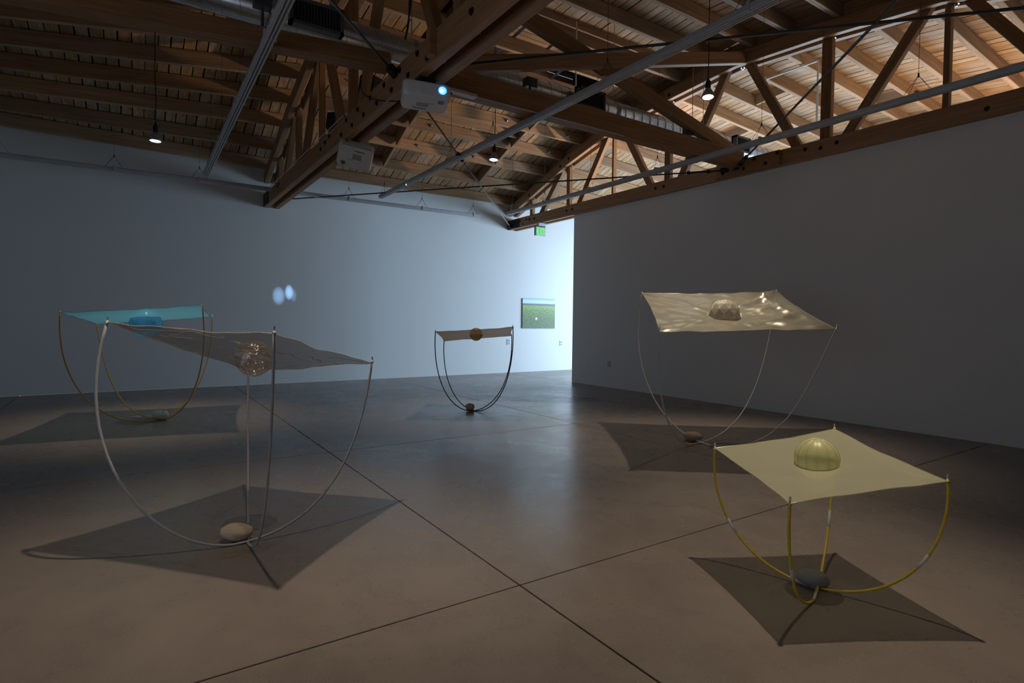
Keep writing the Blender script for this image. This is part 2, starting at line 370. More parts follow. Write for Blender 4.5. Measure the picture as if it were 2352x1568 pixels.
for x0, x1 in ((XL - .15, 2.06), (2.06, HX0), (HX1, 7.5), (7.5, XR + .15)): strip(b, x0, x1, 11.35, -.95, .022, .03)
for y0, y1 in ((11.35, HY1), (HY0, -.95)): strip(b, HX0, HX1, y0, y1, .022, .03)
CEIL = b.build('ceiling', 'backing', None, None, kind='structure'); CEIL['label'] = 'exposed timber roof deck on joists'
x = XL + .02; i = 0
while x < XR:
    w = .14; gap = random.choice((.009, .011, .013, .018)); x1 = x + w - gap
    inw = x1 > HX0 and x < HX1
    segs = [(11.2, HY1), (HY0, -.8)] if inw else None
    if segs is None:
        cut = random.choice((8.63, 8.03, 7.42, 6.79, 6.2, 5.55)); segs = [(11.2, cut + .002), (cut - .002, -.8)]
    for y0, y1 in segs:
        b = B(); strip(b, x, x1, y0, y1, random.uniform(-.001, .006), .016); part('plank', b, 'plank_wood', CEIL)
    x += w
# joists: three bays
JY = [11.06, 10.47, 9.81, 9.23, 8.63, 8.03, 7.42, 6.79, 6.2, 5.55, 4.92, 4.36, 3.74, 3.13, 2.52, 1.9, 1.3, .7, .1, -.5]
def joist(x0, x1, y, dbl=True):
    z0, z1 = gz(x0, y), gz(x1, y); p0, p1 = Vector((x0, y, z0 + JH / 2)), Vector((x1, y, z1 + JH / 2)); L = (p1 - p0).length
    b = B()
    if dbl:
        b.box((0, -.021, 0), (L, .037, JH), None, .004); b.box((0, .021, .004), (L, .037, JH - .008), None, .004)
    else: b.box((0, 0, 0), (L, .07, JH), None, .004)
    return b.build('joist', 'joist_wood', CEIL, axisM(p0, p1))
def plate(j, x, y, z):
    b = B(); b.box((x, y - .042, z), (.06, .008, .06), None, .002); b.lathe([(.018, 0), (.018, .014), (.008, .022)], 8, (x, y - .046, z), Matrix.Rotation(math.pi / 2, 3, 'X'))
    part('bolt_plate', b, 'steel', j)
for y in JY:
    joist(XL, 2.02, y, False)
    j = joist(2.16, 7.395, y)
    joist(7.445, XR, y - .18 if y > 0 else y, False)
    if y in (10.47, 9.81, 9.23, 8.63):
        for xx_ in (2.75, 4.35, 5.55, 6.95) if y < 10 else (2.75, 6.95): plate(j, xx_, y, fz(y) + .1)
for xb in (3.94, 6.03):                      # blocking rows of the middle bay
    for ya, yb in zip(JY, JY[1:]):
        if ya < 8.0 or ya > 10.6: continue
        p0, p1 = Vector((xb, ya - .05, fz(ya) + JH / 2 + .012)), Vector((xb, yb + .05, fz(yb) + JH / 2 + .012))
        bar('blocking', p0, p1, .045, .21, 'joist_wood', CEIL, .003)
for xb, ya, yb in ((9.05, 6.02, 5.38), (10.6, 4.74, 4.18), (9.9, 7.24, 6.62)):
    bar('blocking', (xb, ya - .04, gz(xb, ya) + .12), (xb, yb + .04, gz(xb, yb) + .12), .045, .2, 'joist_wood', CEIL, .003)
for ya, yb in zip(JY, JY[1:]):
    bar('blocking', (7.42, ya - .005, fz(ya) + .095), (7.42, yb + .005, fz(yb) + .095), .04, .185, 'joist_wood', CEIL, .003)
bar('header', (3.99, 8.92, fz(8.92) + .13), (6.0, 8.92, fz(8.92) + .13), .04, .2, 'joist_wood', CEIL, .003)
# skylight well above the joists: boarded inside, steel straps across
zt = fz(7.0) + JH
for q, (c, d) in enumerate((((HX0 - .02, 7.0, zt + .17), (.03, 1.96, .42)), ((HX1 + .02, 7.0, zt + .17), (.03, 1.96, .42)), ((5.0, HY0 - .02, zt + .2), (3.1, .03, .42)), ((5.0, HY1 + .02, zt + .14), (3.1, .03, .42)))):
    b = B(); b.box(c, d); part('well_side', b, 'backing' if q == 1 else 'timber', CEIL)
for k in range(15):
    b = B(); b.box(((HX0 + HX1) / 2 - .3, HY0 + .06 + k * .128, zt + .36), (HX1 - HX0 - .6, .118, .02)); M_ = centred(b); b.build('lining_board', 'timber', CEIL, M_)
b = B(); b.box(((HX0 + HX1) / 2, 7.0, zt + .39), (3.2, 2.0, .02)); part('well_cover', b, 'backing', CEIL)
for xs_ in (3.85, 4.45, 5.05, 5.6):
    for ya, yb in ((7.86, 7.44), (7.4, 6.82), (6.76, 6.24)):
        bar('strap', (xs_, ya, fz(ya) + JH * .9), (xs_, yb, fz(yb) + JH * .9), .05, .006, 'black_steel', CEIL, 0)

# ------------------------------------------------------------------ trusses
def truss(label, xf, zb, zh, webs, bolts, splice, seed):
    """double chords 90 mm thick either side of 90 mm webs; xf is the near face, zb the underside"""
    t = thing('roof_truss', label, 'truss', (xf + .13, 5.2, zb))
    ye = YB
    for dx in (0, .18):
        x = xf + .045 + dx
        bar('bottom_chord', (x, ye, zb + zh / 2), (x, -.8, zb + zh / 2), .09, zh, 'timber', t, .008)
        for (y0, z0), (y1, z1) in zip(NOD, NOD[1:]):
            if y0 > ye: z0 = z0 + (z1 - z0) * (y0 - ye) / (y0 - y1); y0 = ye
            if y1 < -.8: z1 = z0 + (z1 - z0) * (y0 + .8) / (y0 - y1); y1 = -.8
            bar('top_chord', (x, y0 + .01, z0 - .097), (x, y1 - .01, z1 - .097), .09, .19, 'timber', t, .008)
    xw = xf + .135
    for (y0, z0, y1, z1, w) in webs:
        n = 'post' if abs(y0 - y1) < .06 else 'diagonal'
        bar(n, (xw, y0, z0), (xw, y1, z1), w, .085, 'timber', t, .006, (1, 0, 0))
    for y, z, r in bolts:
        b = B(); b.lathe([(r, 0), (r, .004), (r * .6, .005), (r * .6, .016), (0, .018)], 6, (xf, y, z), Matrix.Rotation(-math.pi / 2, 3, 'Y'))
        part('bolt', b, 'black_steel', t)
    for y0, y1, z0, z1, m in splice:
        b = B(); b.box((xf - (.03 if m == 'timber' else .006), (y0 + y1) / 2, (z0 + z1) / 2), (.06 if m == 'timber' else .012, y1 - y0, z1 - z0), None, .003); part('splice_plate', b, m, t)
    for y in (10.4, 9.1, 7.8, 6.5, 5.2, 3.9, 2.6):   # small node bolts under the top chord
        b = B(); b.lathe([(.03, 0), (.03, .008), (.014, .01), (.014, .03), (0, .03)], 8, (xf + .135, y - .06, fz(y - .06) - .19), Matrix.Rotation(math.pi, 3, 'X')); part('washer', b, 'steel', t)
    return t
tz = lambda y: fz(y) - .12
def webs_for(zb):
    w = []; z0 = zb + .1
    nodes = (10.4, 9.1, 7.8, 6.5, 5.2, 3.9, 2.6, 1.3, 0.0)
    for y, ww in zip(nodes, (.09, .1, .045, .12, 0, .13, .06, .1, .09)):
        if ww: w.append((y, z0, y, tz(y), ww))
    for yt, yb in ((9.3, 10.15), (7.95, 8.85), (7.6, 6.8), (5.38, 6.3), (5.05, 4.2), (2.78, 3.72), (2.45, 1.55), (1.1, .25)):
        w.append((yb, z0, yt, tz(yt), .12))
    return w
rb = [(10.14, 3.48, .03), (10.32, 3.48, .03), (9.02, 3.48, .03), (8.84, 3.48, .03), (6.66, 3.48, .028), (6.48, 3.48, .028), (4.1, 3.5, .028), (3.9, 3.47, .028), (3.7, 3.49, .028), (2.2, 3.45, .028), (9.25, 4.42, .028), (8.98, 4.52, .028), (10.35, 4.02, .028), (6.4, 4.95, .028)]
rb += [(5.3 - .17 * k, 3.43 + .1 * (k % 2), .026) for k in range(6)] + [(11.05 - .12 * k, 3.42 + .08 * (k % 2), .022) for k in range(6)]
TR = truss('timber roof truss resting above the grey partition wall, warmly lit deck behind it', XT1, 3.36, .22, webs_for(3.36), [(y, z, r) if not 4.4 < y < 5.4 else (y, z, r) for y, z, r in rb], [(10.72, 11.19, 3.365, 3.56, 'black_steel'), (4.42, 5.42, 3.37, 3.57, 'timber')], 1)
for o in list(TR.children):
    if o.name.startswith('bolt'):
        wy = W[o.name].translation.y
        if 4.4 < wy < 5.42: o.matrix_basis = Matrix.Translation((-.06, 0, 0)) @ o.matrix_basis
        if wy > 10.72: o.matrix_basis = Matrix.Translation((-.012, 0, 0)) @ o.matrix_basis
lb = [(10.0, 3.4, .03), (9.88, 3.42, .03), (7.36, 3.36, .03), (7.16, 3.39, .03), (6.98, 3.42, .03)]
lb += [(6.5 - .19 * k, 3.31 + .11 * (k % 2), .03) for k in range(13)] + [(3.5, 3.36, .032), (3.3, 3.41, .032), (2.9, 3.36, .032)]
TL = truss('dark timber roof truss carrying the two white projectors', XT0, 3.245, .24, webs_for(3.245), lb, [(10.75, 11.19, 3.25, 3.48, 'black_steel'), (4.05, 4.12, 3.26, 3.47, 'timber')], 2)

# bracing between the trusses
tag(bar('timber_beam', (2.23, 5.07, 3.575), (7.3, 5.07, 3.575), .16, .23, 'timber'), 'thick timber beam between the two trusses, silver duct behind it', 'beam', None)
tag(bar('timber_beam', (XL, 5.07, 3.185), (1.96, 5.07, 3.578), .16, .145, 'timber'), 'dark timber beam above the left track, under the duct with the blue glints', 'beam', None)
tag(bar('diagonal_brace', (2.23, 5.03, 3.62), (7.3, 5.03, 5.03), .09, .16, 'timber'), 'timber brace rising to the right truss from behind the lit projector', 'brace')
tag(bar('diagonal_brace', (2.2, 5.12, 4.80), (7.3, 5.12, 3.68), .09, .17, 'timber'), 'timber brace slanting down to the right across the silver duct', 'brace')

# ------------------------------------------------------------------ steel tie rods (horizontal cross bracing)
def tie(p0, p1, label, turn=None, r=.012, m='dark_steel'):
    t = thing('tie_rod', label, 'tie rod', p0, 'steel tie rods of the roof')
    b = B(); b.tube([p0, p1], r, 8); part('rod', b, m, t, True)
    p0, p1 = Vector(p0), Vector(p1)
    for q in (p0, p1):
        b = B(); b.box((0, 0, 0), (.16, .07, .07), None, .008); b.build('end_bracket', 'black_steel', t, Matrix.Translation(q) @ axisM((0, 0, 0), p1 - p0).to_3x3().to_4x4())
    if turn:
        c = p0.lerp(p1, turn); d = (p1 - p0).normalized(); n = Vector((0, 0, 1)).cross(d).normalized()
        b = B()
        for s in (-1, 1): b.tube([c - d * .14 + n * .024 * s, c + d * .14 + n * .024 * s], .009, 6)
        for s in (-1, 1): b.tube([c + d * (.14 * s - .02), c + d * (.14 * s + .02)], .03, 8)
        part('turnbuckle', b, 'black_steel', t)
tie((2.22, 11.08, 3.40), (7.24, 5.25, 3.47), 'thin dark tie rod crossing in front of the white back wall', .95)
tie((2.3, 5.2, 3.40), (7.28, 11.08, 3.43), 'pale tie rod running from the lit projector down to the bright wall', .27, .010, 'rod_paint')
tie((2.28, 4.62, 3.47), (7.2, -.62, 3.50), 'dark tie rod running from the left truss to the upper right corner', None)
tie((7.26, 5.1, 3.47), (2.3, -.62, 3.5), 'dark tie rod rising steeply in front of the warm lit planks', .05)
tie((1.92, 4.85, 3.42), (XL + .15, -.5, 3.45), 'dark tie rod in front of the duct grille at upper left', None)

# ------------------------------------------------------------------ spiral duct
D = thing('ventilation_duct', 'round spiral silver ventilation duct passing through both trusses', 'duct', (2.0, 5.6, 3.86))
DR = .135
b = B(); b.tube([(XL + .05, 5.6, 4.0), (9.3, 5.6, 4.0)], DR, 28); part('duct_body', b, 'galvanised', D, True)
b = B(); pts = []
n_t = int((9.3 - XL) / .155)
for k in range(n_t * 20 + 1):
    a = 2 * math.pi * k / 20; pts.append((XL + .05 + .155 * k / 20, 5.6 + (DR + .001) * math.cos(a), 4.0 + (DR + .001) * math.sin(a)))
b.tube(pts, .0025, 4); part('spiral_seam', b, 'steel', D, True)
for x0, x1 in ((1.16, 1.64), (4.52, 4.96), (7.66, 8.02)):
    yc, zc = 5.6 - DR - .045, 3.985
    b = B()
    for c, d in ((((x0 + x1) / 2, yc, zc + .105), (x1 - x0, .09, .03)), (((x0 + x1) / 2, yc, zc - .105), (x1 - x0, .09, .03)), ((x0 + .015, yc, zc), (.03, .09, .24)), ((x1 - .015, yc, zc), (.03, .09, .24)), (((x0 + x1) / 2, yc + .03, zc), (x1 - x0, .02, .2))): b.box(c, d)
    g = part('grille', b, 'grille_grey', D); g['label'] = 'dark louvred supply grille'
    b = B(); ns = int((x1 - x0 - .06) / .028)
    for k in range(ns): b.box((x0 + .045 + k * .028, yc - .02, zc), (.006, .03, .18), Matrix.Rotation(.4, 3, 'Z'))
    part('louvres', b, 'dark_steel', g, kind='stuff')
for xk in (2.42, 3.0, 5.3, 6.9, 7.15):
    b = B(); b.tube([(xk, 5.6, 4.0 + DR), (xk, 5.6, fz(5.6) + .2)], .005, 6)
    b.lathe([(DR + .004, -.02), (DR + .004, .02)], 28, (xk, 5.6, 4.0), Matrix.Rotation(math.pi / 2, 3, 'Y')); part('hanger_strap', b, 'steel', D)

# ------------------------------------------------------------------ lighting tracks
def track(p0, p1, label, hang, feed=None, led=None):
    t = thing('light_track', label, 'track', p0, 'suspended grey light tracks')
    p0, p1 = Vector(p0), Vector(p1); Mx = axisM(p0, p1); L = (p1 - p0).length
    b = B(); b.box((0, 0, 0), (L, .085, .05), None, .008); b.box((0, -.026, -.03), (L, .012, .016)); b.box((0, .026, -.03), (L, .012, .016)); b.box((0, 0, -.03), (L, .012, .016))
    b.build('housing', 'track_grey', t, Mx)
    for s in (-1, 1):
        b = B(); b.box((0, .013 * s, -.0262), (L - .02, .013, .003)); b.build('slot', 'track_slot', t, Mx)
    d = (p1 - p0).normalized(); nn = Vector((-d.y, d.x, 0))
    for u in hang:
        c = p0 + d * (L * u) + Vector((0, 0, .025)); top = c + Vector((0, 0, .17)); b = B()
        for a, s in ((-.11, .035), (-.11, -.035), (.11, .035), (.11, -.035)): b.tube([c + d * a + nn * s, top], .0022, 4)
        b.tube([top, (top.x, top.y, gz(top.x, top.y) + .1)], .0022, 4); b.lathe([(.008, -.02), (.008, .02)], 6, top)
        part('hanger_wire', b, 'dark_steel', t)
        b = B(); b.box((0, 0, 0), (.03, .1, .075), None, .004); b.build('clip', 'track_grey', t, Matrix.Translation(c - Vector((0, 0, .02))) @ Mx.to_3x3().to_4x4())
    if feed:
        q = p0 + d * (L * feed); b = B(); b.tube([q, (q.x, q.y, 3.78)], .012, 8); part('feed_pipe', b, 'dark_steel', t)
        b = B(); b.box((q.x, q.y, 3.83), (.14, .1, .1), None, .006); part('junction_box', b, 'dark_steel', t)
    if led is not None:
        q = p0 + d * (L * led); b = B(); b.lathe([(.008, 0), (.008, -.012)], 8, (q.x - .03, q.y, q.z - .03)); part('indicator_light', b, 'led_green', t)
track((-2.6, 10.45, 3.42), (6.06, 10.45, 3.45), 'grey light track along the white back wall', (.12, .27, .40, .55, .68, .85, .985))
track((.91, 9.95, 3.42), (.87, .6, 3.42), 'grey light track at upper left, running over the left bay', (.08, .22, .38, .55, .8), .515)
track((3.66, 9.80, 3.42), (3.6, .6, 3.42), 'long grey light track beneath the lit projector, between the two trusses', (.02, .3, .42, .64, .8), .505, .135)
track((6.34, 9.75, 3.42), (6.26, .6, 3.42), 'grey light track in front of the warm lit truss', (.02, .14, .28, .44, .62, .80), .50)

# ------------------------------------------------------------------ pendant lamps over the sculptures
def pendant(loc, aim, label, energy, spot=1.28, blend=.95):
    x, y, z = loc; t = thing('pendant_lamp', label, 'lamp', loc, 'bare reflector bulbs on cords')
    d = (Vector(aim) - Vector(loc)).normalized(); Mr = (-d).to_track_quat('Z', 'Y').to_matrix()
    b = B(); b.lathe([(.066, 0), (.070, .008), (.056, .04), (.032, .085), (.022, .1)], 24, loc, Mr); part('bulb', b, 'grey_plastic', t, True)
    b = B(); b.lathe([(0, -.006), (.04, -.005), (.062, .002), (.065, .006), (0, .006)], 24, loc, Mr); part('bulb_face', b, 'bulb_glow', t, True)
    c = Vector(loc) - d * .095; b = B(); b.lathe([(.024, 0), (.028, .01), (.028, .07), (.012, .1), (.006, .12)], 16, c, Mr); part('socket', b, 'black_plastic', t, True)
    c2 = c - d * .11; b = B(); top = (c2.x, c2.y, gz(x, y) + JH)
    b.tube([c2, (c2.x + .004, c2.y, c2.z + .3), (c2.x - .004, c2.y, (c2.z + top[2]) / 2), top], .005, 6); part('cord', b, 'black_plastic', t, True)
    light('pendant_beam', 'SPOT', Vector(loc) + d * .02, Vector(loc) + d, energy, (1.0, 0.84, 0.67), spot_size=spot, spot_blend=blend, shadow_soft_size=.028)
pendant((.20, 7.89, 3.27), (.14, 7.82, 0), 'glowing reflector bulb hanging above the blue canopy', 95)
pendant((4.06, 6.60, 3.40), (3.8, 6.55, 0), 'glowing reflector bulb hanging above the small brown canopy', 50)
pendant((5.05, 3.90, 3.60), (4.75, 3.62, 0), 'brightest reflector bulb, hanging above the sand coloured canopy', 140)
pendant((2.93, 1.545, 3.25), (2.45, 1.35, 0), 'assumed reflector bulb above the yellow canopy, out of the frame', 112)  # this bulb and the next are unseen, assumed from the cast shadows
pendant((.485, 2.68, 3.12), (.52, 3.2, 0), 'assumed reflector bulb above the near taupe canopy, out of the frame', 108)

# ------------------------------------------------------------------ projectors, speakers, cables
def rounded(b, w, d, h, r, taper=.93, n=5):
    """rounded box with a slightly narrower underside; local X across, -Y the front"""
    def ring(sw, sd, z):
        out = []
        for cx, cy, a0 in ((1, 1, 0), (-1, 1, 90), (-1, -1, 180), (1, -1, 270)):
            for k in range(n + 1):
                a = math.radians(a0 + 90 * k / n); out.append((cx * (sw / 2 - r) + r * math.cos(a), cy * (sd / 2 - r) + r * math.sin(a), z))
        return out
    R_ = [ring(w * .96, d * .96, h / 2), ring(w, d, h / 2 - .012), ring(w, d, -h * .12), ring(w * .985, d * .985, -h * .3), ring(w * taper, d * taper, -h / 2)]
    N = len(R_[0]); vs = [v for q in R_ for v in q]; fs = [tuple(range(N)), tuple(range(4 * N, 5 * N))[::-1]]
    for i in range(4):
        for k in range(N): k2 = (k + 1) % N; fs.append((i * N + k, (i + 1) * N + k, (i + 1) * N + k2, i * N + k2))
    b.add(vs, fs)
def projector(Mb, w, d, h, label, lit, mount):
    t = thing('projector', label, 'projector', Mb.translation)
    b = B(); rounded(b, w, d, h, .045); b.build('body', 'white_plastic', t, Mb)
    def p(name, b, m, sm=False): return b.build(name, m, t, Mb, sm)
    lx = w * .31; Rf = Matrix.Rotation(math.pi / 2, 3, 'X')
    b = B(); b.lathe([(.047, 0), (.047, .012), (.039, .014), (.036, 0)], 24, (lx, -d / 2 + .004, .01), Rf); p('lens_ring', b, 'lens_ring' if lit else 'grey_plastic', True)
    b = B(); b.lathe([(.037, 0), (.028, .006), (0, .009)], 24, (lx, -d / 2 + .002, .01), Rf); p('lens', b, 'lens_glow' if lit else 'black_plastic', True)
    if lit:
        b = B(); b.lathe([(.017, 0), (.012, .004), (0, .005)], 16, (lx - .008, -d / 2 - .006, .004), Rf); p('lens_hotspot', b, 'lens_core', True)
    b = B(); b.lathe([(.008, 0), (.008, .004)], 10, (lx + .075, -d / 2 + .002, .0), Rf); p('sensor', b, 'black_plastic')
    for k in range(7):
        b = B(); b.box((-w / 2 + .001, -d * .15 + k * .022, .01), (.004, .012, h * .5)); p('vent', b, 'grey_plastic')
    b = B(); b.lathe([(.03, 0), (.03, -.006), (.02, -.006), (.02, 0)], 18, (lx, -d * .28, -h / 2)); p('foot_ring', b, 'grey_plastic')
    b = B(); b.box((-w * .05, d * .05, -h / 2 - .0005), (.1, .07, .002)); p('rating_label', b, 'track_slot' if False else 'grey_plastic')
    b = B(); b.box((w * .12, -d * .1, -h / 2 - .0005), (.07, .006, .002)); p('caption', b, 'grey_plastic')
    b = B(); b.box((-w * .1, d * .3, -h / 2 - .001), (.11, .008, .003)); p('latch_slot', b, 'black_plastic')
    if not lit:
        b = B(); b.box((0, d / 2 - .03, -h * .28), (w * .8, .05, h * .36)); p('rear_panel', b, 'grey_plastic')
        for k in range(9):
            b = B(); b.box((-w * .32 + k * .033, d / 2 - .034, -h * .36), (.018, .056, .012)); p('socket', b, 'black_plastic')
    mp = Vector(mount); top = Vector((mp.x, mp.y, mp.z)); base = Mb @ Vector((0, 0, h / 2)); b = B()
    b.tube([base, base.lerp(top, .5), top], .018, 10); b.box(top - Vector((0, 0, .02)), (.15, .10, .035), None, .004); b.box(base + Vector((0, 0, .02)), (.09, .09, .04), None, .004)
    part('ceiling_mount', b, 'black_steel', t)
    return t, Mb, (lx, -d / 2, .01)
P1, M1, L1 = projector(Matrix.Translation((2.055, 4.46, 3.10)) @ Matrix.Rotation(math.radians(-18), 4, 'Z') @ Matrix.Rotation(math.radians(-3), 4, 'X') @ Matrix.Rotation(math.radians(3), 4, 'Y'), .40, .30, .125, 'white projector with glowing blue lens under the truss', True, (2.05, 4.45, 3.245))
nz_ = Vector((.25, .62, .72)).normalized(); yy_ = (Vector((.12, -.1, 1)) - nz_ * nz_.dot(Vector((.12, -.1, 1)))).normalized(); xx2 = yy_.cross(nz_)
P2, M2, L2 = projector(Matrix.Translation((2.12, 6.50, 3.10)) @ Matrix((xx2, yy_, nz_)).transposed().to_4x4(), .39, .30, .11, 'unlit white projector tilted to show its underside, below the truss', False, (2.1, 6.52, 3.245))
# projected light figure: two pale blue lobes on the back wall
pj = light('projector_beam', 'SPOT', (2.3, 5.0, 2.95), (2.292, 11.2, 1.66), 900, (0.30, 0.58, 1.0), spot_size=.088, spot_blend=.2, shadow_soft_size=.01)
pj.data.use_nodes = True; n = pj.data.node_tree.nodes; l = pj.data.node_tree.links; em = n['Emission']
tc = n.new('ShaderNodeTexCoord'); sx = n.new('ShaderNodeSeparateXYZ'); l.new(tc.outputs['Normal'], sx.inputs[0])
def mth(op, a, b_=None, clamp=False):
    q = n.new('ShaderNodeMath'); q.operation = op; q.use_clamp = clamp
    for i_, v in enumerate((a, b_)):
        if v is None: continue
        if isinstance(v, (int, float)): q.inputs[i_].default_value = v
        else: l.new(v, q.inputs[i_])
    return q.outputs[0]
def lobe(cx, cy, rx, ry, gain):
    u = mth('DIVIDE', mth('SUBTRACT', sx.outputs[0], cx), rx); v = mth('DIVIDE', mth('SUBTRACT', sx.outputs[1], cy), ry)
    dd = mth('ADD', mth('MULTIPLY', u, u), mth('MULTIPLY', v, v)); return mth('MULTIPLY', mth('SUBTRACT', 1.15, dd, True), gain)
tot = mth('ADD', mth('ADD', lobe(-.012, -.003, .018, .026, .55), lobe(.017, .008, .012, .022, 1.0)), lobe(.03, .0, .008, .02, .25))
l.new(mth('MULTIPLY', tot, 1.0), em.inputs['Strength'])

def speaker(loc, rz, label, s=1.0):
    t = thing('loudspeaker', label, 'speaker', loc, 'black loudspeakers on the truss'); M_ = Matrix.Translation(loc) @ Matrix.Rotation(rz, 4, 'Z') @ Matrix.Rotation(.18, 4, 'X')
    b = B(); rounded(b, .2 * s, .2 * s, .26 * s, .04 * s, .7); b.build('cabinet', 'black_plastic', t, M_)
    b = B(); b.box((0, -.1 * s, 0), (.17 * s, .006, .2 * s), None, .002); b.build('front_mesh', 'black_steel', t, M_)
    b = B(); b.box((0, .11 * s, -.02), (.05, .05, .12), None, .004); b.build('bracket', 'black_steel', t, M_)
speaker((2.32, 6.55, 3.90), .5, 'larger black loudspeaker on the truss above the lit projector', 1.15)
speaker((2.34, 8.05, 3.95), .3, 'small black loudspeaker behind the truss, left of the other')
def cable(pts, r, label, group='black cables on the left truss'):
    P_ = [Vector(p) for p in pts]; out = []
    for i_ in range(len(P_) - 1):
        a, b_, c_, d_ = P_[max(i_ - 1, 0)], P_[i_], P_[i_ + 1], P_[min(i_ + 2, len(P_) - 1)]
        for k in range(8):
            u = k / 8; out.append(.5 * ((2 * b_) + (c_ - a) * u + (2 * a - 5 * b_ + 4 * c_ - d_) * u * u + (3 * b_ - a - 3 * c_ + d_) * u ** 3))
    out.append(P_[-1]); b = B(); b.tube(out, r, 6); tag(part('cable', b, 'black_plastic', None, True), label, 'cable', group)
cable([(1.93, 5.72, 3.70), (1.94, 5.75, 3.55), (1.94, 5.5, 3.40), (1.95, 5.2, 3.28), (2.02, 4.98, 3.22), (2.1, 4.85, 3.20), (2.1, 4.76, 3.10)], .006, 'black cable looping down the truss from the larger speaker')
for k in range(3):
    cable([(1.9 + .02 * k, 4.42 + .02 * k, 5.2), (1.9 + .015 * k, 4.43, 4.6), (1.9 + .02 * k, 4.44 + .01 * k, 4.1), (1.92, 4.5, 3.75), (1.93, 4.6, 3.6)], .008, ('left', 'middle', 'right')[k] + ' strand of the black cable bundle hanging over the truss')
cable([(2.0, 6.5, 3.25), (1.98, 6.42, 3.27), (1.99, 6.4, 3.22), (2.03, 6.44, 3.2)], .005, 'short black cable plugged into the unlit projector')
b = B(); b.tube([(2.28, 4.98, 3.452), (4.9, 4.98, 3.452)], .006, 6); tag(part('conduit', b, 'conduit_white', None, True), 'thin white conduit along the underside of the timber beam', 'conduit')
b = B(); b.box((2.62, 4.955, 3.435), (.42, .08, .03), None, .003); tag(part('cable_tray', b, 'conduit_white', None), 'flat white cable tray beside the lit projector', 'tray')
b = B(); b.tube([(1.945, 11.0, 3.49), (1.945, 6.4, 3.49)], .006, 6); tag(part('conduit', b, 'conduit_white', None, True), 'thin white conduit along the top of the dark truss chord', 'conduit')
b = B(); b.tube([(8.3, 5.55, 5.08), (8.3, 4.5, 5.06), (8.3, 4.5, 4.1)], .016, 8); tag(part('conduit', b, 'conduit_white', None, False), 'white bent pipe dropping from the warm lit joists', 'conduit')
b = B(); b.tube([(4.9, 5.9, 5.2), (4.9, 5.9, 4.15)], .009, 8); tag(part('hanger_pipe', b, 'conduit_white', None, True), 'slim white rod dropping from the skylight well to the duct', 'rod')

# ------------------------------------------------------------------ exit sign, painting, wall plates
E = thing('exit_sign', 'green EXIT sign hanging under the right truss', 'sign', (7.3, 9.9, 3.06))
b = B(); b.box((7.3, 9.9, 3.165), (.26, .012, .19), None, .003); part('panel', b, 'white_plastic', E)
b = B(); b.box((7.155, 9.9, 3.165), (.03, .03, .19), None, .003); part('edge', b, 'dark_steel', E)
b = B(); b.box((7.32, 9.9, 3.315), (.2, .08, .06), None, .005); part('canopy', b, 'conduit_white', E)
b = B(); b.box((7.3, 9.9, 3.275), (.24, .03, .025), None, .003); part('top_rail', b, 'dark_steel', E)
def strokes(name, segs, x0, w, hgt=.13):
    b = B(); t_ = .013
    for (u0, v0, u1, v1) in segs:
        p0, p1 = Vector((x0 + u0 * w, 9.892, 3.1 + v0 * hgt)), Vector((x0 + u1 * w, 9.892, 3.1 + v1 * hgt)); L_ = (p1 - p0).length + t_ * .6
        b.box((p0 + p1) / 2, (L_, .005, t_), axisM(p0, p1, (0, 0, 1) if abs(p1.x - p0.x) > 1e-4 else (1, 0, 0)).to_3x3() if abs(p1.x - p0.x) > 1e-4 else Matrix.Rotation(math.pi / 2, 3, 'Y'))
    part(name, b, 'exit_green', E)
strokes('letter_e', [(0, 0, 0, 1), (0, 0, 1, 0), (0, .5, .8, .5), (0, 1, 1, 1)], 7.215, .034)
strokes('letter_x', [(0, 0, 1, 1), (0, 1, 1, 0)], 7.268, .04)
strokes('letter_i', [(.5, 0, .5, 1)], 7.312, .03)
strokes('letter_t', [(.5, 0, .5, 1), (0, 1, 1, 1)], 7.345, .04)
strokes('arrow', [(1, .8, 0, .5), (0, .5, 1, .2)], 7.188, .014); strokes('arrow', [(0, .8, 1, .5), (1, .5, 0, .2)], 7.4, .014)

